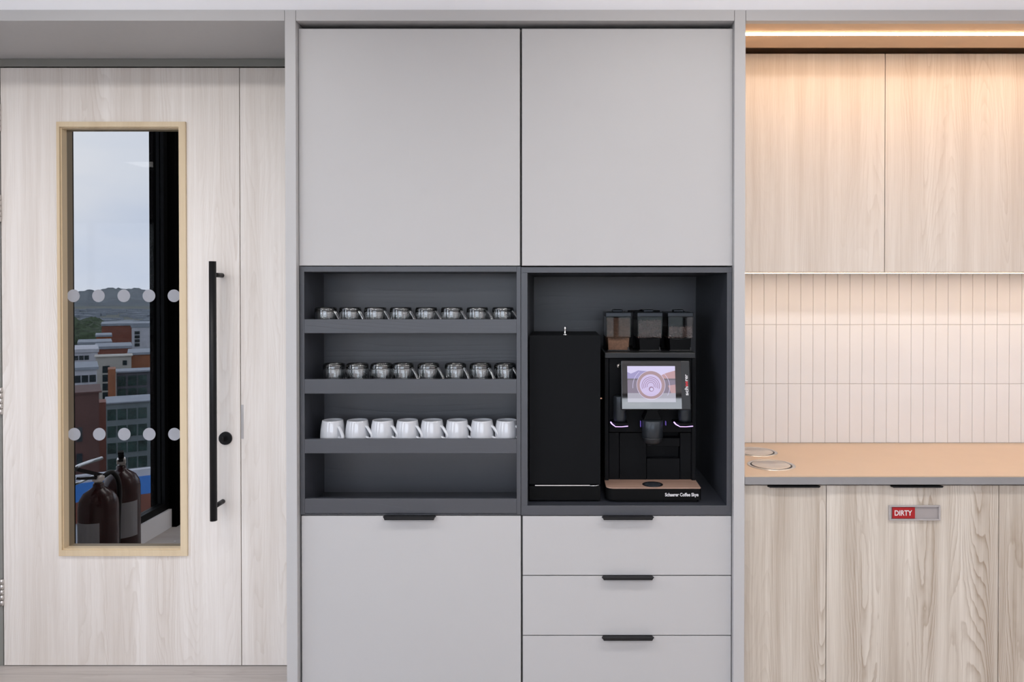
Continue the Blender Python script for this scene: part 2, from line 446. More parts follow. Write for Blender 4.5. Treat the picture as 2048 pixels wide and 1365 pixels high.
# dark stop strip behind the leaf edges, and a dark sheet painted as the unlit lobby beyond
struct(MB().box(XL+.12, xcl0, RD+.085, RD+.09, 0, .004).build('trim_7', 'blackm'))
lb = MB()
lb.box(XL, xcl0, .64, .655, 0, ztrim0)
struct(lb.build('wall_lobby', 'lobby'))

# ================================================================== TALL CABINET BANK
CX = PX(1041.8, DY)            # centre joint
def carcass(name_parent, x0, x1, z0, z1, y0, y1, mat, t=.018, back=True):
    m = MB()
    m.box(x0, x0+t, y0, y1, z0, z1, .0008, 1); m.box(x1-t, x1, y0, y1, z0, z1, .0008, 1)
    m.box(x0+t, x1-t, y0, y1, z0, z0+t); m.box(x0+t, x1-t, y0, y1, z1-t, z1)
    if back: m.box(x0+t, x1-t, y1-.008, y1, z0+t, z1-t)
    return m.build('carcass', mat, name_parent)
uz0, uz1 = PZ(531.8, DY), PZ(57.3, DY)
ix0, ix1 = xcl1+.001, xcr0-.001
YD = DY+.020
cz1 = uz1+.004
for (a, b, lab, lx0, lx1) in ((PX(597.5, DY, 300), PX(1039.6, DY, 300), 'large handleless grey cupboard above the glass and mug shelves', ix0, CX-.0005),
                    (PX(1043.9, DY, 300), PX(1465.3, DY, 300), 'large handleless grey cupboard above the coffee machine niche', CX+.0005, ix1)):
    th = thing('wall_cupboard', lab, 'cupboard', ((a+b)/2, .3, uz0), 'upper grey cupboards')
    carcass(th, lx0, lx1, uz0+.0, cz1, YD+.002, .60, 'lamdark')
    MB().box(a, b, DY, YD, uz0, uz1, .0012, 2).build('door', 'lam', th)
# ---- left open shelf unit
su = thing('shelf_unit', 'charcoal open shelf unit holding glass cups and white mugs', 'shelf unit', (PX(820, DY), .12, PZ(1031, DY)))
sx0, sx1 = ix0+.002, CX-.0006
ox0, ox1 = PX(609, DY, 780), PX(1033.2, DY, 780)
oz1 = PZ(544, DY); stop_ = PZ(533.4, DY); sbot = PZ(1030.3, DY)
BK = .24
MB().box(sx0, ox0, DY, BK+.01, sbot, stop_-.0, .0006, 1).build('side_panel', 'char', su)
MB().box(ox1, sx1, DY, BK+.01, sbot, stop_-.0, .0006, 1).build('side_panel', 'char', su)
MB().box(ox0, ox1, DY, BK+.01, oz1, stop_, .0006, 1).build('top_panel', 'charx', su)
MB().box(ox0-.001, ox1+.001, BK, BK+.01, sbot, oz1+.001).build('back_panel', 'charx', su)
SH = {}
for k, (a, b) in enumerate(((639, 667), (759, 788), (879, 907.5), (998, 1027.5))):
    z1, z0 = PZ(a, DY), PZ(b, DY)
    fl = z1-.035; SH[k] = fl
    MB().box(ox0, ox1, DY, DY+.018, z0, z1, .0008, 1).build('shelf_lip', 'charx', su)
    MB().box(ox0, ox1, DY+.018, BK, z0, fl).build('shelf', 'charx', su)
MB().box(ox0, ox1, DY+.001, BK, sbot, PZ(1028.3, DY)).build('bottom_rail', 'charx', su)
# ---- right niche
nu = thing('niche_unit', 'deep charcoal niche framing the coffee machine and milk cooler', 'shelf unit', (PX(1255, DY), .3, PZ(1031.5, DY)))
nx0, nx1 = CX+.0006, ix1-.001
qx0, qx1 = PX(1055, DY, 780), PX(1453.6, DY, 780)
qz1, qz0 = PZ(545.8, DY), PZ(1012, DY)
NB = .632
ntop, nbot = PZ(534.5, DY), PZ(1031.3, DY)
for a, b in ((nx0, qx0), (qx1, nx1)): MB().box(a, b, DY, NB+.01, qz0, qz1, .0006, 1).build('side_panel', 'char', nu)
MB().box(nx0, nx1, DY, NB+.01, qz1, ntop, .0006, 1).build('top_panel', 'charx', nu)
MB().box(nx0, nx1, DY, NB+.01, nbot, qz0, .0006, 1).build('bottom_panel', 'charx', nu)
MB().box(nx0, nx1, NB, NB+.01, qz0, qz1).build('back_panel', 'charx', nu)
# ---- handle profile
def edge_handle(px0, px1, py_top, y, parent, py_bot):
    x0, x1 = PX(px0, y, py_top), PX(px1, y, py_top); z1 = PZ(py_top, y)
    zb_ = PZ(py_bot, y-.022)
    m = MB()
    ch = .006
    # flange, folded nose: side profile swept along x with chamfered ends
    m.prism([(x0+ch, y+.0), (x1-ch, y+.0), (x1-ch*.0, y-.016), (x1-ch*.4, y-.022), (x0+ch*.4, y-.022), (x0, y-.016)], 'z', z1-.0022, z1)
    m.prism([(x0+ch*.4, z1-.001), (x1-ch*.4, z1-.001), (x1-ch*1.2, zb_), (x0+ch*1.2, zb_)], 'y', y-.0222, y-.0196)
    return m.build('handle', 'black', parent)
# lower left cupboard
zt_ = PZ(1032.8, DY); 
lc = thing('base_cupboard', 'wide grey cupboard with black edge handle below the mug shelves', 'cupboard', (PX(822, DY), .3, 0))
carcass(lc, ix0, CX-.0005, .08, sbot-.002, YD+.002, .60, 'lamdark')
dr = MB().box(PX(603.5, DY, 1190), PX(1041.6, DY, 1190), DY, YD, .10, zt_, .0012, 2).build('door', 'lam', lc)
edge_handle(768, 873.5, 1030.6, DY, dr, 1041.3)
MB().box(ix0, CX-.0005, .07, .085, 0, .08).build('plinth', 'lamdark', lc)
# drawers
du = thing('drawer_unit', 'stack of grey drawers with black edge handles below the coffee niche', 'drawers', (PX(1254, DY), .3, 0))
carcass(du, CX+.0005, ix1, .08, nbot-.002, YD+.002, .60, 'lamdark')
MB().box(CX+.0005, ix1, .07, .085, 0, .08).build('plinth', 'lamdark', du)
for (a, b, c, d) in ((1033.2, 1151, 1031.8, 1041), (1153, 1271, 1151.6, 1161.4), (1273, 1391, 1271.6, 1282.6), (1393, 1430, 0, 0)):
    dz0 = PZ(b, DY) if b < 1420 else .10
    q = MB().box(PX(1045.5, DY, 1190), PX(1462.3, DY, 1190), DY, YD, dz0, PZ(a, DY), .0012, 2).build('drawer', 'lam', du)
    if c: edge_handle(1203, 1307, c, DY, q, d)

# ================================================================== MUGS AND GLASS CUPS
def smooth_path(ctrl, n=8):
    out = []
    P_ = [Vector(c) for c in ctrl]; P_ = [P_[0]*2-P_[1]]+P_+[P_[-1]*2-P_[-2]]
    for i in range(1, len(P_)-2):
        for k in range(n):
            t = k/n; a, b, c, d = P_[i-1], P_[i], P_[i+1], P_[i+2]
            out.append(.5*((2*b)+(c-a)*t+(2*a-5*b+4*c-d)*t*t+(3*b-a-3*c+d)*t**3))
    out.append(P_[-2]); return out
def make_mug(label):
    t = thing('coffee_mug', label, 'mug', (0, 0, 0), 'white mugs on the third shelf')
    h = .093
    prof = [(0, .002), (.028, .002), (.030, 0), (.034, .001), (.0425, .010), (.0447, .022), (.0448, .036), (.0435, .056), (.0408, .076), (.0385, .087), (.0375, .0915), (.0366, h), (.0352, h), (.0342, .0905), (.0352, .084), (.0375, .074), (.0400, .055), (.0412, .036), (.0408, .020), (.036, .008), (.02, .006), (0, .006)]
    MB().lathe(prof, seg=56).build('body', 'porc', t)
    pts = smooth_path([(.0385, 0, .073), (.047, 0, .069), (.058, 0, .056), (.0675, 0, .043), (.0685, 0, .034), (.062, 0, .0285), (.053, 0, .029), (.0425, 0, .034)], 7)
    MB().tube(pts, .0052, 14, sx=1.25).build('handle', 'porc', t)
    return t
def make_cup(label, h, ang):
    t = thing('glass_cup', label, 'glass cup', (0, 0, 0))
    r = .0405
    prof = [(0, .0), (r*.80, .0), (r*.93, .003), (r*.985, .012), (r, .03), (r*1.0, h*.78), (r*.985, h-.006), (r*.94, h-.001), (r*.90, h), (r*.86, h-.001), (r*.83, h-.007), (r*.80, h*.75), (r*.78, .03), (r*.70, .018), (r*.5, .014), (0, .013)]
    gap = [(0, .0045), (r*.74, .0045), (r*.88, .009), (r*.945, .03), (r*.945, h*.76), (r*.90, h-.010), (r*.862, h*.75), (r*.84, .03), (r*.74, .0125), (0, .0095)]
    b_ = MB().lathe(prof, seg=48)
    n_ = len(b_.bm.faces)
    b_.lathe(gap, seg=48); b_.bm.faces.ensure_lookup_table()
    bmesh.ops.reverse_faces(b_.bm, faces=[f for f in b_.bm.faces if f.index >= n_])
    b_.build('body', 'glass', t)
    pts = smooth_path([(r*.985, 0, h*.80), (r*1.15, 0, h*.78), (r*1.55, 0, h*.52), (r*1.72, 0, h*.32), (r*1.5, 0, h*.16), (r*.98, 0, h*.22)], 6)
    MB().tube(pts, .0042, 12, sx=1.3).build('handle', 'glass', t)
    return t
ORD = ['leftmost', 'second from left', 'third from left', 'fourth from left', 'fourth from right', 'third from right', 'second from right', 'rightmost']
MY = .094
mug = None
for i, cx in enumerate((665.5, 715, 765.5, 815, 864.5, 914.5, 964.5, 1013.5)):
    x = PX(cx, MY, 860); loc = (x, MY, SH[2])
    lab = '%s white porcelain mug in the row on the third shelf' % ORD[i]
    an = R(-42)
    if mug is None: mug = make_mug(lab); o = mug; o.location = loc; o.rotation_euler.z = an
    else: o = copy_tree(mug, loc, R((-26, -24, -27, -26, -16, -24, -28)[i-1])); o['label'] = lab
for row, hh, cxs, angs, nm in ((0, .077, (652, 701, 751, 802, 853, 904, 955, 1006), (-28, -30, -27, -30, -28, -31, -29, -30), 'top shelf'),
                           (1, .086, (668, 715, 763, 806, 857, 911, 961, 1010), (70, 60, 65, -28, -28, -36, -38, -40), 'second shelf')):
    cup = None
    for i, cx in enumerate(cxs):
        x = PX(cx, MY, 700); loc = (x, MY, SH[row])
        lab = '%s clear glass cup in the row on the %s' % (ORD[i], nm)
        if cup is None: cup = make_cup(lab, hh, 0); o = cup; o.location = loc; o.rotation_euler.z = R(angs[i])
        else: o = copy_tree(cup, loc, R(angs[i])); o['label'] = lab
        o['group'] = 'glass cups on the %s' % nm

# ================================================================== MILK COOLER
KY = .072
kx0, kx1 = PX(1058, KY, 800), PX(1201, KY, 800); kz1 = PZ(671, KY); kz0 = qz0+.001
mk = thing('milk_cooler', 'tall plain black milk cooler left of the coffee machine', 'cooler', ((kx0+kx1)/2, .25, qz0))
MB().box(kx0+.001, kx1-.001, KY+.018, .36, kz0+.006, kz1, .003, 2).build('body', 'blackm', mk)
zs = PZ(971.5, KY)
MB().box(kx0, kx1, KY, KY+.0175, zs+.004, kz1, .002, 2).build('door', 'blackp', mk)
MB().box(kx0, kx1, KY, KY+.0175, kz0+.004, zs-.003, .002, 2).build('lower_panel', 'blackm', mk)
a, b = PX(1070, KY, 970), PX(1180, KY, 970)
m = MB().box(a, b, KY-.002, KY+.006, zs-.0018, zs+.0018, .0005, 1)
m.tube([(b, KY-.001, zs-.001), (b+.008, KY-.001, zs-.0015), (b+.02, KY-.001, zs-.0012), (PX(1198, KY, 970), KY-.001, zs+.0015)], .0011, 8)
m.build('chrome_strip', 'chrome', mk)
for xx in (kx0+.02, kx1-.02): MB().cyl((xx, KY+.04, qz0), (xx, KY+.04, kz0+.008), .012, seg=20).build('foot', 'black', mk)
kxm, kzt = P(1130, 671, KY+.012)
m = MB().lathe([(0, 0), (.010, 0), (.0105, .002), (.006, .0045), (.0032, .007), (.0026, .020), (.0042, .022), (.0042, .026), (.0018, .030), (0, .0335)], kxm, KY+.014, kz1, 24)
m.build('lock_key', 'chrome', mk)
MB().lathe([(0, 0), (.003, 0), (.0035, .006), (.003, .013), (0, .0135)], 0, 0, 0, 16, mat=Matrix.Translation((kx1, KY+.1, PZ(797.5, KY+.1))) @ Matrix.Rotation(R(90), 4, 'Y')).build('hose_fitting', 'copper', mk)

# ================================================================== COFFEE MACHINE
cm = thing('coffee_machine', 'black bean to cup coffee machine with lit touchscreen in the niche', 'coffee machine', (PX(1300, .16), .3, qz0))
BY = .165
m0, m1 = PX(1209.5, BY, 800), PX(1391, BY, 800)
mt = PZ(706, BY); mslab = PZ(717, BY)
mbz = PZ(962, BY)
# housing: two cheeks, top slab, back block
hs = MB()
MB().box(m0, m1, BY, .56, mslab, mt, .002, 2).build('top_cover', 'slab', cm)
hs.box(m0, PX(1217.5, BY, 800), BY+.002, .56, mbz-.003, mslab-.0005, .0015, 1)
hs.box(PX(1384, BY, 800), m1, BY+.002, .56, mbz-.003, mslab-.0005, .0015, 1)
hs.box(m0+.004, m1-.004, BY+.06, .555, qz0+.006, mslab-.001)
hs.build('housing', 'blackp', cm)
fp = MB(); f0, f1 = PX(1218, BY+.012, 800), PX(1383.5, BY+.012, 800)
fz = lambda y: PZ(y, BY+.012)
fp.box(f0, f1, BY+.012, BY+.06, fz(865), mslab-.001, .002, 2)
fp.box(f0, PX(1238.5, BY+.012), BY+.016, BY+.06, mbz, fz(866.5), .001, 1)
fp.box(PX(1239.5, BY+.012), PX(1293, BY+.012), BY+.014, BY+.06, mbz, fz(866.5), .001, 1)
fp.box(PX(1294, BY+.012), PX(1360, BY+.012), BY+.014, BY+.06, fz(893.5), fz(877), .001, 1)
fp.box(PX(1294, BY+.012), PX(1360, BY+.012), BY+.048, BY+.06, fz(918), fz(893.5))
fp.box(PX(1294, BY+.012), PX(1360, BY+.012), BY+.014, BY+.06, mbz, fz(918), .001, 1)
fp.box(PX(1361, BY+.012), f1, BY+.016, BY+.06, mbz, fz(866.5), .001, 1)
fp.build('front_panel', 'blackp', cm)
# base with rounded front left corner, wood tray top
TY = .062
tz1 = PZ(976, TY); b0, b1 = PX(1212.5, TY, 976), PX(1402, TY, 976)
bk0, bk1 = PX(1210.5, BY, 962), PX(1392, BY, 962)
def base_poly(inset=0.0):
    r = .030; pts = [(m1-inset*0+.0, BY+.06), (b1-inset, TY+.006), (b1-inset-.004, TY+inset)]
    cxx, cyy = b0+r, TY+r
    for k in range(9):
        a = R(270-90*k/8); pts.append((cxx+(r-inset)*math.cos(a), cyy+(r-inset)*math.sin(a)))
    pts += [(b0+inset, TY+.05), (b0+inset, BY+.06)]
    return pts
bp_ = [(b1, BY+.06), (b1, TY+.004), (b1-.004, TY)]
rr = .030
for k in range(11):
    a = R(270-90*k/10); bp_.append((b0+rr+rr*math.cos(a), TY+rr+rr*math.sin(a)))
bp_ += [(b0, BY+.06)]
zb1 = PZ(1003.5, TY)
bb = MB(); bb.prism(bp_, 'z', qz0+.010, tz1-.004)
cxm = (b0+b1)/2
def shrink(poly, s): 
    cy_ = (TY+BY)/2
    return [(cxm+(x-cxm)*s, cy_+(y-cy_)*s) for x, y in poly]
bb.prism([(cxm+(x-cxm)*.93+.004, y+.010 if y < BY else y) for x, y in bp_], 'z', qz0+.001, qz0+.010)
bb.build('base', 'blackm', cm)
tray = MB().prism(bp_, 'z', tz1-.004, tz1).build('tray_top', 'walnut', cm)
dxm, _ = P(1305, 968.5, .11)
dyy = TY+.045
MB().lathe([(0, .0003), (.0385, .0003), (.0385, .0012), (.0365, .0018), (.034, .0012), (0, .0010)], dxm, dyy, tz1-.0002, 48).build('drip_grate', 'blackg', tray)
m = MB()
for k in range(-3, 4):
    hw = math.sqrt(max(0, .030**2-(k*.008)**2)); m.box(dxm-hw, dxm+hw, dyy+k*.008-.001, dyy+k*.008+.001, tz1+.0009, tz1+.0018)
m.build('grate_bars', 'gun', tray)
tx, tz = P(1363.5, 991, TY)
m = MB(); text_mesh(m, 'Schaerer Coffee Skye', .0172, .0005, .0002, facing(tx, TY-.0004, tz), width=67*(D0+TY)/F)
m.build('base_lettering', 'white', cm)
# screen head (tilted back a little)
SY = .090
sx0_, sx1_ = PX(1242.5, SY, 770), PX(1381, SY, 770)
sz1_, sz0_ = PZ(722, SY+.01), PZ(820, SY-.012)
scx, scz = (sx0_+sx1_)/2, (sz0_+sz1_)/2
TLT = R(-10.4)
Tm = Matrix.Translation((scx, SY, scz)) @ Matrix.Rotation(TLT, 4, 'X')
W2, H2 = (sx1_-sx0_)/2, (sz1_-sz0_)/2/math.cos(TLT)
hd = MB().box(-W2, W2, 0, .020, -H2, H2, .004, 3, mat=Tm)
hd.box(-.03, .03, .020, .085, -.03, .03, mat=Tm)
head = hd.build('screen_head', 'slab', cm)
k_ = (D0+SY)/F
def sc(px, py):  # pixel -> local coordinates on the screen plane
    return (px-VX)*k_-scx, (771-py)*k_
gx0, gx1 = sc(1243.5, 0)[0], sc(1363, 0)[0]
gz1, gz0 = H2-.0015, -H2+.003
glass = MB().box(gx0, gx1, -.0015, 0, gz0, gz1, .0007, 2, mat=Tm)
M['scrglass'] = flat('screen_glass', (.012, .010, .010), .03, ior=1.9, noise=0)
glass.build('screen_glass', 'scrglass', head)
ax0, ay1 = sc(1255, 733); ax1, ay0 = sc(1351, 805)
dm = MB(); layer = [0]
def lay(poly, mi):
    e = -.0016-.00006*layer[0]; layer[0] += 1
    dm.prism(poly, 'y', e, e-.00004, mi=mi, mat=Tm)
def rect(x0, y0, x1, y1): return [(x0, y0), (x1, y0), (x1, y1), (x0, y1)]
def circ(cx, cy, r, n=40, sy=1): return [(cx+r*math.cos(2*math.pi*i/n), cy+r*sy*math.sin(2*math.pi*i/n)) for i in range(n)]
def ring(cx, cy, r, t, mi, n=40, a0=0, a1=360):
    e = -.0016-.00006*layer[0]; layer[0] += 1
    for i in range(n):
        A = R(a0+(a1-a0)*i/n); B = R(a0+(a1-a0)*(i+1)/n)
        dm.prism([(cx+(r)*math.cos(A), cy+r*math.sin(A)), (cx+(r+t)*math.cos(A), cy+(r+t)*math.sin(A)), (cx+(r+t)*math.cos(B), cy+(r+t)*math.sin(B)), (cx+r*math.cos(B), cy+r*math.sin(B))], 'y', e, e-.00004, mi=mi, mat=Tm)
def spx(l): return [sc(x, y) for x, y in l]
def sclip(l): return [(min(max(x, ax0), ax1), min(max(y, ay0), ay1)) for x, y in l]
lay(rect(ax0, ay0, ax1, ay1), 0)
lay(spx([(1255, 760), (1255, 745), (1262, 748), (1270, 745), (1277, 741.5), (1280, 742), (1286, 742.5), (1296, 743), (1302, 747), (1320, 753), (1320, 760)]), 1)
lay(spx([(1315, 760), (1322, 752), (1333, 747), (1351, 742), (1351, 760)]), 2)
lay(spx([(1255, 758), (1351, 758), (1351, 762), (1255, 762)]), 3)
lay(spx([(1255, 761), (1351, 761), (1351, 787), (1255, 787)]), 4)
lay(spx([(1336, 772), (1351, 770), (1351, 787), (1342, 787)]), 2)
lay(sclip(spx([(1255, 787), (1351, 787), (1351, 805), (1255, 805)])), 5)  # pale lower band: window reflection painted into the display
cc = sc(1302, 771)
s_ = k_
lay(circ(cc[0], cc[1], 28*s_), 6)
ring(cc[0], cc[1], 28*s_, .8*s_, 0)
lay(circ(cc[0]-.5*s_, cc[1]-.5*s_, 22*s_), 7)
for r_ in (17, 13.5, 10, 6.5): ring(cc[0]-.5*s_, cc[1]-1.5*s_, r_*s_, 1.1*s_, 8, 30, -20, 200)
lay(circ(cc[0]+.5*s_, cc[1]-8*s_, 5*s_), 8); lay(circ(cc[0]+1*s_, cc[1]-8.5*s_, 3.2*s_), 0)
ring(cc[0]+2*s_, cc[1]-3*s_, 35*s_, .8*s_, 0, 40, -30, 60)
ring(cc[0]+2*s_, cc[1]-3*s_, 38*s_, .8*s_, 0, 40, 130, 185)
cols = [(222, 214, 248), (168, 160, 205), (196, 160, 165), (120, 115, 125), (142, 132, 150), (205, 203, 218), (178, 152, 158), (214, 200, 238), (158, 128, 160)]
dmats = [emis('display_%d' % i, srgb(*c), .98 if i != 5 else .75, .04) for i, c in enumerate(cols)]
dm.build('display', dmats, head)
# logo strip lettering, reading upward
lx_, _ = sc(1373, 0)
Tt = Tm @ Matrix.Translation((lx_, -.0006, 0)) @ Matrix.Rotation(R(90), 4, 'X') @ Matrix.Rotation(R(90), 4, 'Z')
seg_px = {'sch': (791.5, 774), 'ae': (773.5, 763.5), 'rer': (763, 749.5)}
for txt, (ya, yb_2) in seg_px.items():
    mm = MB(); c_ = sc(0, (ya+yb_2)/2)[1]; wd = abs(ya-yb_2)*s_
    yo = 0 if txt == 'sch' else -.0013
    text_mesh(mm, txt, .0175, .0004, .0002, Tt @ Matrix.Translation((c_, yo, 0)), width=wd)
    mm.build('logo_lettering', 'redprint' if txt == 'ae' else 'white', head)
# key hook beside screen
hx, hz = P(1236, 731, SY+.03)
MB().tube([(hx+.012, SY+.03, hz+.001), (hx+.004, SY+.025, hz+.004), (hx-.003, SY+.02, hz+.001), (hx-.002, SY+.02, hz-.005), (hx+.003, SY+.022, hz-.007)], .0022, 10).lathe([(0, -.003), (.004, -.002), (.005, 0), (.004, .002), (0, .003)], hx, SY+.02, hz, 16).build('cooler_key', 'steel', cm)
# outlets
OY = .125
def outlet(pxa, pxb, ya, yb_, nm, prof_low=True):
    xa, xb = PX(pxa, OY-.02, yb_), PX(pxb, OY-.02, yb_)
    z1, z0 = PZ(ya, OY-.02), PZ(yb_, OY-.02); r = (xb-xa)/2; xc = (xa+xb)/2
    mm = MB(); mm.lathe([(0, z1+.006), (r*.9, z1+.006), (r*.98, z1+.003), (r, z1), (r, z0), (r*.93, z0-.003), (r*.9, z0-.008), (0, z0-.008)], xc, OY, 0, 40)
    mm.box(xc-r*.6, xc+r*.6, OY, BY+.02, z0+.01, z1)
    return mm.build(nm, 'gun', cm), xc, r, z0
o1, *_ = outlet(1227, 1254, 797, 841, 'water_outlet')
o2, *_ = outlet(1357.5, 1384.5, 812, 841, 'steam_outlet')
xa, xb = PX(1285.5, .085, 860), PX(1327.5, .085, 860); xc = (xa+xb)/2; r = (xb-xa)/2
z1, z0 = PZ(845, .085), PZ(875.5, .085)
mm = MB().lathe([(0, z1+.004), (r*.95, z1+.004), (r, z1+.002), (r, z0), (r*.96, z0-.0015), (0, z0-.0015)], xc, .11, 0, 48)
mm.box(xc-r*.75, xc+r*.75, .11, BY+.02, z0-.005, z1+.004)
co = mm.build('coffee_outlet', 'gun', cm)
MB().lathe([(0, z0-.0017), (r*.94, z0-.0017), (r*.98, z0-.004), (r*.97, z0-.007), (r*.90, z0-.020), (r*.7, z0-.026), (0, z0-.026)], xc, .11, 0, 48).build('outlet_ring', 'slab', co)
MB().prism([(xc-r*.9, z1+.004), (xc+r*.9, z1+.004), (xc+r*.6, z1+.03), (xc+r*.45, z1+.055), (xc-r*.45, z1+.055), (xc-r*.6, z1+.03)], 'y', .10, BY+.03, bev=.003).build('outlet_carriage', 'blackm', cm)
for nm, pts in (('left', [(1221.5, 845), (1224, 848.5), (1231, 854), (1243, 854.2), (1256, 853)]), ('right', [(1348, 845), (1352, 849.5), (1360, 854), (1372, 854.2), (1386, 853)])):
    pp = [(P(x, y, OY-.035)[0], OY-.035+(0 if i > 1 else .03*(1-i*.5)), P(x, y, OY-.035)[1]) for i, (x, y) in enumerate(pts)]
    pp = []
    for i, (x, y) in enumerate(pts):
        yy = OY-.036 if i > 1 else OY-.036+(.028, .014)[i]
        X_, Z_ = P(x, y, yy); pp.append((X_, yy, Z_))
    MB().tube(pp, [.0024, .0020, .0013, .0012, .0016], 10).build('outlet_light', 'purple', cm)
    # shell carrying the light
    xs0, xs1 = pp[0][0], pp[-1][0]
    zz = pp[2][2]
    MB().prism([(xs0+.002, OY-.006), (pp[2][0], OY-.034), (xs1, OY-.034), (xs1, BY+.015), (xs0, BY+.015)], 'z', zz+.0015, zz+.012).build('outlet_cover', 'blackm', cm)
for x, y0_, y1_ in ((1281.5, 843, 855), (1332, 843.5, 852)):
    X_, Za = P(x, y0_, .10); _, Zb = P(x, y1_, .10)
    MB().box(X_-.0011, X_+.0011, .10, .115, Zb, Za, .0008, 1).build('side_light', 'purpled', cm)
# hoppers
HYF = .235
for i, (pa, pb, fillk) in enumerate(((1212, 1262.5, 'choc'), (1275, 1325, 'bean'), (1336, 1386.5, 'bean'))):
    hx0, hx1 = PX(pa, HYF, 660), PX(pb, HYF, 660); hw = (hx1-hx0)/2; hxc = (hx0+hx1)/2
    zt0, zt1 = PZ(634.5, HYF), PZ(625, HYF)
    zlow = PZ(676, HYF); hd_ = .19
    hp = cm
    lid = MB().box(hx0-.001, hx1+.001, HYF-.002, HYF+hd_, zt0, zt1, .003, 2)
    lid.box(hxc-.02, hxc+.02, HYF+.04, HYF+.10, zt1-.001, zt1+.010, .004, 2)
    hop = MB()
    # profile in (x,z) of the clear box, tapering below
    def prf(s_, zl): 
        pts = [(hxc-hw*s_, zt0), (hxc-hw*s_*.97, zlow+.012)]
        for k in range(9):
            a = math.pi + math.pi*k/8
            pts.append((hxc+hw*s_*.96*math.cos(a), zlow+.006+.012*math.sin(a)*s_))
        pts += [(hxc+hw*s_*.97, zlow+.012), (hxc+hw*s_, zt0)]
        return pts
    # clear shell: outer shell front wall 3 mm thick as closed box ring
    hop.prism(prf(1.0, 0), 'y', HYF, HYF+.003)
    for sgn in (-1, 1):
        xo = hxc+sgn*hw*.985; hop.box(min(xo, xo-sgn*.0025), max(xo, xo-sgn*.0025), HYF+.003, HYF+hd_-.01, zlow+.004, zt0)
    ho = hop.build('hopper', 'acryl', cm)
    lid.build('hopper_lid', 'blackg' if 0 else 'gun', ho)
    neck = MB().prism([(hxc-hw*.86, zlow+.0), (hxc+hw*.86, zlow+.0), (hxc+hw*.80, mt+.001), (hxc-hw*.80, mt+.001)], 'y', HYF+.006, HYF+hd_-.02, bev=.003)
    neck.build('hopper_neck', 'choc' if i == 0 else 'blackm', ho)
    MB().box(hxc-hw, hxc+hw, HYF+hd_-.012, HYF+hd_-.008, mt, zt0).build('hopper_back', 'blackm', ho)
    foot = MB().box(hxc-hw*.9, hxc+hw*.9, HYF-.004, HYF+.02, mt+.0005, mt+.006, .002, 2)
    foot.box(hxc+hw*.72, hxc+hw*.80, HYF-.006, HYF+.004, mt+.005, mt+.017)
    foot.build('hopper_foot', 'blackg', ho)
    if i == 0:
        fl_ = MB().box(hxc-hw*.93, hxc+hw*.93, HYF+.02, HYF+hd_-.02, zlow, zt0-.004)
        fl_.build('chocolate_powder', 'choc', ho)
    else:
        top = zt0-.012 if i == 1 else zt0-.036
        bs = MB()
        bs.box(hxc-hw*.93, hxc+hw*.93, HYF+.012, HYF+hd_-.02, zlow-.002, top-.004)
        for k in range(330 if i == 1 else 210):
            px__ = random.uniform(-hw*.90, hw*.90); pz = random.uniform(zlow-.001, top)
            if i == 2: pz = min(pz, top-.010*(1-(px__/hw)**2)+.004)
            bm2 = bmesh.new(); bmesh.ops.create_icosphere(bm2, subdivisions=1, radius=.0035)
            bs._merge(bm2, 0, True, Matrix.Translation((hxc+px__, HYF+.0085+random.uniform(0, .003), pz)) @ Matrix.Rotation(random.uniform(0, 3.1), 4, 'Y') @ Matrix.Diagonal((1.35, .75, .9, 1)))
        q = bs.build('coffee_beans', 'bean', ho); q['kind'] = 'stuff'
# grip bar across the back of the hopper lids
gxa, gxb = PX(1256, .36), PX(1318, .36); gz_ = PZ(622, .36)
MB().box(gxa, gxb, .33, .38, gz_-.006, gz_+.002, .002, 2).lathe([(0, 0), (.02, 0), (.018, .005), (0, .007)], (gxa+gxb)/2, .35, gz_+.0, 24).build('rear_catch', 'blackm', cm)

# ================================================================== RIGHT SIDE: counter, wall units, splashback
UY = .353
WY = .585
wz0, wz1 = PZ(545, UY), PZ(107.5, UY)
ug = PX(1770, UY, 320)
uL = xcr1+.001; uR = ug+(ug-uL)
for (a, b, lab) in ((uL, ug-.0015, 'pale timber wall cupboard next to the tall grey end panel'), (ug+.0015, 2*ug-uL+.12, 'pale timber wall cupboard at the right above the tiles')):
    th = thing('timber_wall_cupboard', lab, 'cupboard', ((a+b)/2, .45, wz0), 'pale timber wall cupboards')
    MB().box(a, b, UY, UY+.019, wz0+.001, wz1, .0008, 1).build('door', 'woodw', th)
    MB().box(a, b, UY+.021, WY+.0, wz0+.001, wz1).build('carcass', 'woodw', th)
EX = XR
# third beyond
x3 = 2*ug-uL+.123
th = thing('timber_wall_cupboard', 'pale timber wall cupboard beyond the right edge', 'cupboard', ((x3+EX)/2, .45, wz0), 'pale timber wall cupboards')
MB().box(x3, EX-.01, UY, UY+.019, wz0+.001, wz1, .0008, 1).build('door', 'woodw', th)
MB().box(x3, EX-.01, UY+.021, WY, wz0+.001, wz1).build('carcass', 'woodw', th)
# lining of the open gap above wall units, in the warm-lit soffit colour
struct(MB().box(uL, EX-.01, .62, .65, wz1-.05, ztrim0+.10).box(uL, EX-.01, .25, .65, ztrim0+.045, ztrim0+.055).build('trim_8', 'soffit'))
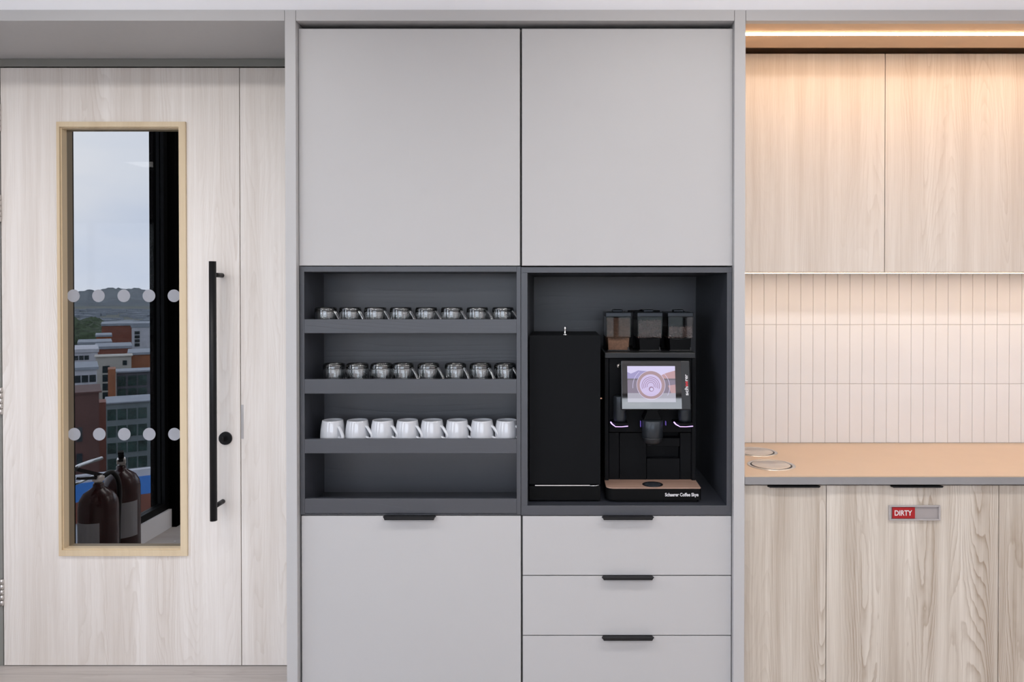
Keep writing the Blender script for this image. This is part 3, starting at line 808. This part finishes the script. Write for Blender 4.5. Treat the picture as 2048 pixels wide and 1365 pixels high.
# LED strips
def led(name, y0, y1, z, lab, mat, down=.006, th=.0014):
    t = thing(name, lab, 'light', ((uL+EX)/2, (y0+y1)/2, z-down), 'warm strip lights above the counter')
    MB().box(uL, EX-.02, y0-.002, y1+.002, z-down+th+.0001, z).build('channel', 'steel', t)
    MB().box(uL+.001, EX-.021, y0, y1, z-down, z-down+th).build('diffuser', mat, t)
led('strip_light', .120, .140, ztrim0, 'long glowing strip light in the soffit above the timber wall cupboards', 'led', .0026, .0022)
led('strip_light', UY+.035, UY+.055, wz0+.001, 'thin glowing strip light under the timber wall cupboards', 'led2', .004)
# splashback
tw = 24.52*(D0+WY)/F; tx0 = PX(1502.2, WY, 720); rows = [PZ(886, WY), PZ(768, WY), PZ(650, WY), PZ(650, WY)+(PZ(650, WY)-PZ(768, WY))]
sb = MB(); sb.box(uL, EX, WY-.0042, .655, PZ(886, WY)-.03, rows[3]+.05, mi=0)
n0 = -3
x = tx0+n0*tw
while x < EX-.06:
    for a, b in zip(rows, rows[1:]):
        xa = max(x+.0009, uL+.001)
        if x+tw-.0009 > xa+.004:
            sb.box(xa, x+tw-.0009, WY-.0065, WY-.0005, a+.0009, b-.0009, .0022, 3, mi=1)
    x += tw
struct(sb.build('wall_splashback', ['grout', 'tile']), 'cream stacked vertical tile splashback above the tan counter', 'tiles')
# worktop
cz = PZ(953, FY); czb = PZ(970, FY)
wt = thing('worktop', 'long tan worktop with a grey front edge under the tiles', 'worktop', ((uL+EX)/2, .3, czb))
MB().box(uL, EX, FY+.0015, WY-.001, cz-.004, cz, .0006, 1).build('top_surface', 'top', wt)
MB().box(uL, EX, FY, WY-.001, czb, cz-.0041, .0006, 1).build('front_edge', 'edge', wt)
# bin flaps
Dd = H-cz
M['brush'] = None
t = NT('spun_steel')
tc = t.n('ShaderNodeTexCoord').outputs['Object']
spx_ = t.n('ShaderNodeSeparateXYZ', {0: tc}).outputs
an = t.math('ARCTAN2', spx_[1], spx_[0])
b_ = t.n('ShaderNodeBsdfPrincipled', {'Base Color': (.72, .66, .60, 1), 'Metallic': 1, 'Roughness': .28, 'Anisotropic': .8})
tg = t.n('ShaderNodeTangent', direction_type='RADIAL', axis='Z'); t.t.links.new(tg.outputs[0], b_.inputs['Tangent'])
M['brush'] = t.done(b_.outputs[0])
for (pcx, pcy, lab) in ((1543, 931.5, 'round steel bin flap set in the worktop nearer the front edge'), (1511, 905, 'round steel bin flap set in the worktop nearer the tiles, half hidden')):
    D_ = Dd*F/(pcy-HY-0); yy = D_-D0; X_ = (pcx-VX)*D_/F; r = .0895
    t_ = thing('bin_flap', lab, 'bin lid', (X_, yy, cz), 'steel bin flaps in the worktop')
    # clip the rear one at the gable by keeping it fully on the counter
    MB().lathe([(r*.86, .0002), (r*.885, .0022), (r*.97, .0026), (r, .0006), (r, .0001), (r*.86, .0001)], X_, yy, cz, 64).build('rim', 'steel', t_)
    MB().lathe([(0, .0001), (r*.874, .0001), (r*.874, .0006), (0, .0006)], X_, yy, cz, 64).build('gap', 'black', t_)
    MB().lathe([(0, .0007), (r*.78, .0007), (r*.80, .0016), (r*.785, .0026), (0, .0026)], X_, yy, cz, 64).build('lid', 'brush', t_)
# base units
g1, g2 = PX(1652.3, DY, 1150), PX(1997, DY, 1150)
zt2 = PZ(971.5, DY)
specs = [(uL, g1-.0012, 'narrow pale timber base cupboard with black handle beside the grey end panel', (1532, 1638)),
         (g1+.0012, g2-.0012, 'wide pale timber base cupboard front carrying the red DIRTY sign', (1777, 1882)),
         (g2+.0012, g2+.60, 'pale timber base cupboard cut off by the right edge of the view', None),
         (g2+.6024, EX-.01, 'pale timber base cupboard at the far right end', None)]
for a, b, lab, hnd in specs:
    th = thing('base_unit', lab, 'cupboard', ((a+b)/2, .3, 0), 'pale timber base cupboards')
    MB().box(a, b, YD+.002, WY-.01, .08, czb-.0005).build('carcass', 'lamdark', th)
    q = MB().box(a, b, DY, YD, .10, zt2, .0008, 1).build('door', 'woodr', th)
    MB().box(a, b, .07, .085, 0, .08).build('plinth', 'lamdark', th)
    if hnd: edge_handle(hnd[0], hnd[1], 970.6, DY, q, 976.3)
# DIRTY sign
Yg = DY-.008
x0, x1 = PX(1778.5, Yg, 1027), PX(1881.5, Yg, 1027); z1, z0 = PZ(1012, Yg), PZ(1042, Yg)
sg = thing('sliding_sign', 'small clear sliding sign with red DIRTY tab on the timber cupboard', 'sign', ((x0+x1)/2, DY, z0))
fr = MB()
fr.box(x0, x1, Yg+.006, DY-.0003, z0, z1, .001, 1)
fr.build('backing', 'signgrey', sg)
M['clear'] = pane('clear_cover', .05, (.97, .97, .97), .05)
f2 = MB(); e = .0065
f2.box(x0, x1, Yg, Yg+.0058, z1-.005, z1, .0008, 1); f2.box(x0, x1, Yg, Yg+.0058, z0, z0+.005, .0008, 1)
f2.box(x0, x0+e, Yg, Yg+.0058, z0+.0051, z1-.0051, .0008, 1); f2.box(x1-e, x1, Yg, Yg+.0058, z0+.0051, z1-.0051, .0008, 1)
M['sframe'] = flat('frosted_acrylic', (.40, .375, .37), .2, noise=.01)
f2.build('frame', 'sframe', sg)
rx0, rx1 = PX(1785.5, Yg, 1027), PX(1830.5, Yg, 1027); rz1, rz0 = PZ(1016, Yg), PZ(1038, Yg)
tab = MB().box(rx0, rx1, Yg+.002, Yg+.0056, rz0, rz1).build('red_tab', 'red', sg)
tm = MB(); text_mesh(tm, 'DIRTY', .0265, .00045, .0002, facing((rx0+rx1)/2-.0015, Yg+.0016, (rz0+rz1)/2), width=35*(D0+Yg)/F)
tm.build('lettering', 'white', tab)

# ================================================================== OUTSIDE (seen mirrored in the door glass)
def V(px, py, Dv):
    X_, Z_ = P(px, py, Dv-D0); return X_, 2*YG-(Dv-D0), Z_
GZ = -36.0
struct(MB().box(-7000, 3000, -9000, -14, GZ-1, GZ).build('ground', flat('ground', (.09, .10, .085), .9, noise=.4, nscale=.02)))
def bmat(nm, c): return flat(nm, c, .7, noise=.12, nscale=.4)
OM = {'span': bmat('spandrel', (.12, .15, .16)), 'brick': bmat('brick_red', (.17, .055, .035)), 'brickd': bmat('brick_dark', (.075, .03, .025)), 'orange': bmat('brick_orange', (.24, .085, .035)),
      'cream': bmat('render_cream', (.36, .345, .31)), 'white': bmat('render_white', (.40, .41, .45)), 'teal': bmat('teal_cladding', (.12, .24, .25)),
      'roof': bmat('roof_grey', (.22, .25, .29)), 'dkroof': bmat('roof_dark', (.06, .065, .08)),
      'win': flat('window_dark', (.015, .025, .03), .15), 'gg': flat('green_glazing', (.02, .045, .04), .2, noise=.5, nscale=.8),
      'blue': flat('blue_hoarding', (.03, .16, .50), .6), 'tree': flat('tree_green', (.035, .055, .025), .9, noise=.5, nscale=.5), 'hill': flat('hill', (.075, .095, .11), .95, noise=.35, nscale=.012),
      'rail': flat('rail', (.7, .7, .7), .3, metal=1)}
def building(label, px0, px1, py_top, Dv, mat, depth=12, roof=None, wins=None, py_bot=None, cat='building', wm='win'):
    # each block stands square to the line of sight from the door
    mm_ = ((px0+px1)/2-VX)/F; d = Vector((mm_, 1)).normalized(); p = Vector((d.y, -d.x)); Cn = Vector((mm_*Dv, Dv))
    def S(px):
        m_ = (px-VX)/F; return (m_*Cn.y-Cn.x)/(p.x-m_*p.y)
    def Zf(py): return H+(HY-py)*Dv/F
    def quad(s0, s1, e0, e1):
        out = []
        for s_, e in ((s0, e0), (s1, e0), (s1, e1), (s0, e1)):
            q = Cn+p*s_+d*e; out.append((q.x, 2*YG-(q.y-D0)))
        return out
    s0, s1 = S(px0), S(px1); z1 = Zf(py_top); z0 = GZ if py_bot is None else Zf(py_bot)
    c = quad((s0+s1)/2, (s0+s1)/2, depth/2, depth/2)[0]
    t = thing('office_building', label, cat, (c[0], c[1], z0))
    MB().prism(quad(s0, s1, 0, depth), 'z', z0, z1).build('walls', OM[mat], t)
    if roof: MB().prism(quad(s0-.3, s1+.3, -.3, depth+.3), 'z', z1, z1+.004*Dv*roof[1]).build('roof', OM[roof[0]], t)
    for (a, b, c_, d_, nx, ny) in (wins or []):
        for i in range(nx):
            for j in range(ny):
                u0 = a+(b-a)*(i+.07)/nx; u1 = a+(b-a)*(i+.93)/nx; v0 = c_+(d_-c_)*(j+.10)/ny; v1 = c_+(d_-c_)*(j+.90)/ny
                MB().prism(quad(S(u0), S(u1), -.06, .2), 'z', Zf(v1), Zf(v0)).build('window', OM[wm], t)
    t['_q'] = 1
    return t, quad, S, Zf
building('distant brown brick block with a pale flat roof', 203, 265, 652, 330, 'brick', 30, ('roof', .8))
building('pale office block with dark window bands at the skyline', 263, 300, 655, 300, 'white', 25, ('roof', 1.4), [(268, 280, 662, 694, 1, 4)])
building('low brick block beside the tall brick block', 192, 222, 674, 290, 'orange', 20, ('roof', .6))
building('teal clad pavilion with pale roof', 156, 222, 689, 262, 'teal', 20, ('roof', .8))
building('pink brick terrace with long roof', 190, 262, 698, 240, 'brick', 20, ('roof', .9))
building('white block with ribbon windows at the left of the reflection', 120, 195, 706, 205, 'white', 20, ('white', 1.2), [(146, 178, 711, 722, 3, 1)])
building('cream rendered block with tall window', 191, 262, 714, 165, 'cream', 6, ('cream', .3), [(203, 220, 730, 800, 1, 4), (244, 254, 721, 733, 1, 1)])
building('orange brick block at the right of the cream block', 257, 300, 710, 174, 'orange', 14, ('roof', .8))
building('white terraced roof block', 120, 193, 741, 140, 'white', 14, ('roof', .9), [(146, 192, 750, 768, 3, 1), (146, 192, 773, 786, 3, 1)])
building('glazed office with orange brick flank', 215, 230.5, 739, 142, 'orange', 5)
building('green glazed office bay', 232, 300, 745, 149, 'dkroof', 6, ('roof', .5), [(233, 252, 749, 800, 1, 2), (254, 294, 749, 800, 2, 2)], wm='gg')
building('dark red brick church front', 120, 197, 788, 96, 'brickd', 9, ('brickd', .5), [(150, 164, 852, 888, 1, 1), (150, 164, 905, 935, 1, 1)])
building('brick pier beside the glazed block', 194, 211, 806, 105, 'brick', 4)
building('green glazed block with floor bands', 211, 300, 806, 118, 'span', 8, ('roof', .4), [(212, 294, 815, 842, 4, 1), (212, 294, 848, 876, 4, 1), (212, 294, 882, 908, 4, 1), (212, 294, 913, 940, 4, 1)], wm='gg')
bh = building('blue site hoarding on the street', 120, 300, 948, 84, 'white', 1, None)
bh, quad, S_, Zf = bh
MB().prism(quad(S_(120), S_(300), -.3, -.02), 'z', Zf(998), Zf(962)).build('blue_panel', OM['blue'], bh)
MB().prism(quad(S_(120), S_(300), -.3, -.02), 'z', Zf(1040), Zf(998)).build('brick_plinth', OM['brick'], bh)
# trees: loose clumps
tr = MB()
for k in range(420):
    Dv = random.uniform(420, 620); px = random.uniform(110, 310)
    x_, y_, _ = V(px, 600, Dv); h_ = random.uniform(4.5, 8)*(1.35 if px < 200 else .95)
    b2 = bmesh.new(); bmesh.ops.create_icosphere(b2, subdivisions=2, radius=1)
    for v in b2.verts: v.co *= random.uniform(.8, 1.15)
    tr._merge(b2, 0, False, Matrix.Translation((x_, y_, GZ+h_*.7+1)) @ Matrix.Diagonal((h_*.9, h_*.9, h_, 1)))
tag(tr.build('tree_belt', OM['tree']), 'belt of dark green trees beyond the city roofs', 'trees', kind='stuff')
# far town
tn = MB()
for k in range(95):
    Dv = random.uniform(700, 1700); px = random.uniform(110, 310)
    x_, y_, _ = V(px, 600, Dv); a = random.uniform(4, 14); b = random.uniform(2, 5)
    tn.box(x_-a, x_+a, y_-6, y_+6, GZ, GZ+b*1.4)
tag(tn.build('distant_town', OM['roof']), 'scatter of tiny pale buildings below the hills', 'buildings', kind='stuff')
# hills ridge
hl = MB(); b2 = bmesh.new(); NXH = 60; rowsv = []
for j in range(10):
    Dv = 2400+j*230; rv = []
    for i in range(NXH+1):
        px = 60+i*5.2
        top = 579+2.5*math.sin(px*.045)+1.3*math.sin(px*.13+1) + (3 if px < 170 else 0)
        x_, y_, zt = V(px, top, 4470)
        k = (j/9)**1.3
        X_ = V(px, 590, Dv)
        rv.append(b2.verts.new((X_[0], X_[1], GZ+(zt-GZ)*k+random.uniform(-6, 6)*k)))
    rowsv.append(rv)
for a, b in zip(rowsv, rowsv[1:]):
    for i in range(NXH): b2.faces.new((a[i], a[i+1], b[i+1], b[i]))
bmesh.ops.recalc_face_normals(b2, faces=b2.faces)
hl._merge(b2, 0, True)
struct(hl.build('hills', OM['hill']))
# balcony rails outside the near window
rl = thing('balcony_rail', 'silver balcony handrail outside the window seen mirrored in the door glass', 'railing', (XL-.6, -.6, 0))
pts = [V(140, 943, 4.6), V(158, 932, 4.75), V(180, 924, 4.95), V(203, 917, 5.1)]
MB().tube(pts, .012, 12).build('handrail', OM['rail'], rl)
pts = [V(140, 973, 4.6), V(160, 965, 4.75), V(192, 950, 5.0)]
MB().tube(pts, .009, 12).build('lower_rail', OM['rail'], rl)
# ---- fire extinguishers standing by the near window
def extinguisher(label, x, y, rz, body, s=1.0):
    t = thing('fire_extinguisher', label, 'fire extinguisher', (0, 0, 0), 'fire extinguishers by the window')
    MB().lathe([(0, 0), (.078, 0), (.082, .006), (.082, .40), (.078, .43), (.062, .46), (.035, .48), (.022, .49), (.022, .505), (0, .505)], seg=40).build('cylinder', body, t)
    MB().cyl((0, 0, .50), (0, 0, .545), .018, seg=20).box(-.018, .018, -.02, .02, .515, .54, .004).build('valve', 'steel', t)
    MB().prism([(-.02, .545), (.10, .600), (.112, .592), (.10, .582), (-.02, .53)], 'y', -.012, .012).prism([(-.02, .535), (.095, .555), (.10, .545), (-.02, .52)], 'y', -.010, .010).build('lever', 'black', t)
    MB().tube(smooth_path([(-.02, 0, .53), (-.07, 0, .54), (-.105, 0, .47), (-.10, 0, .30), (-.094, 0, .12)]), .011, 12).build('hose', 'black', t)
    lab = MB(); n = 12
    for k in range(n):
        a = R(-55+110*k/n); b = R(-55+110*(k+1)/n); r_ = .0826
        lab.prism([(r_*math.cos(a), r_*math.sin(a)), (r_*math.cos(b), r_*math.sin(b)), ((r_-.001)*math.cos(b), (r_-.001)*math.sin(b)), ((r_-.001)*math.cos(a), (r_-.001)*math.sin(a))], 'z', .17, .34)
    lab.build('label_sticker', 'label', t)
    t.location = (x, y, 0.0); t.rotation_euler.z = rz
    t.scale = (s, s, s)
    return t
a = V(197, 1000, 3.76); b = V(243, 1000, 4.08)
extinguisher('red fire extinguisher with white label nearer the door, seen mirrored in the glass', a[0], a[1], R(110), 'extred', 1.12)
extinguisher('dark fire extinguisher behind the first one, seen mirrored in the glass', b[0], b[1], R(60), 'extred', 1.15)

# ================================================================== WORLD AND LIGHT
wd = bpy.data.worlds.new('sky'); bpy.context.scene.world = wd; wd.use_nodes = True
nt = wd.node_tree; nt.nodes.clear()
def wn(t, **k):
    n = nt.nodes.new(t)
    for a, b in k.items(): setattr(n, a, b)
    return n
tc = wn('ShaderNodeTexCoord'); mp = wn('ShaderNodeMapping'); mp.inputs['Scale'].default_value = (1, 1, 3.5)
nz = wn('ShaderNodeTexNoise'); nz.inputs['Scale'].default_value = 2.2; nz.inputs['Detail'].default_value = 5
nt.links.new(tc.outputs['Generated'], mp.inputs[0]); nt.links.new(mp.outputs[0], nz.inputs['Vector'])
cr = wn('ShaderNodeValToRGB'); cr.color_ramp.elements[0].position = .35; cr.color_ramp.elements[1].position = .68
cr.color_ramp.elements[0].color = (.66, .76, .96, 1); cr.color_ramp.elements[1].color = (.92, .96, 1.04, 1)
nt.links.new(nz.outputs[0], cr.inputs[0])
bg = wn('ShaderNodeBackground'); bg.inputs[1].default_value = 4.7
nt.links.new(cr.outputs[0], bg.inputs[0]); wo = wn('ShaderNodeOutputWorld'); nt.links.new(bg.outputs[0], wo.inputs[0])
def portal(loc, rot, sx, sy):
    l = bpy.data.lights.new('window_portal', 'AREA'); l.shape = 'RECTANGLE'; l.size = sx; l.size_y = sy
    l.cycles.is_portal = True
    o = bpy.data.objects.new('window_portal', l); C.objects.link(o); o.location = loc; o.rotation_euler = rot
portal(((BX0+BX1)/2, YB-.1, (BZ0+BZ1)/2), (R(90), 0, R(180)) if 0 else (R(-90), 0, 0), BX1-BX0, BZ1-BZ0)
portal((XL-.1, -2.85, 1.685), (0, R(-90), 0), 1.87, 1.5)
portal((XL-.1, -.847, 1.42), (0, R(-90), 0), 2.6, .96)
def ceil_fill(x, y):  # unseen fill lights under the ceiling, added to brighten the upper fronts
    l = bpy.data.lights.new('ceiling_fill', 'AREA'); l.shape = 'RECTANGLE'; l.size = 1.2; l.size_y = .3; l.energy = CE; l.color = (1, .97, .95)
    o = bpy.data.objects.new('ceiling_fill', l); C.objects.link(o); o.location = (x, y, ZC-.03)
CE = 20
for x in (-1.7, .7, 3.0):
    for y in (-1.15, -3.6): ceil_fill(x, y)
vs = bpy.context.scene.view_settings
vs.view_transform = 'Standard'; vs.look = 'None'; vs.exposure = -0.02; vs.gamma = 1; vs.use_curve_mapping = False
bpy.context.view_layer.update()
for o in bpy.data.objects:
    if '_L' in o: del o['_L']
    if '_q' in o: del o['_q']
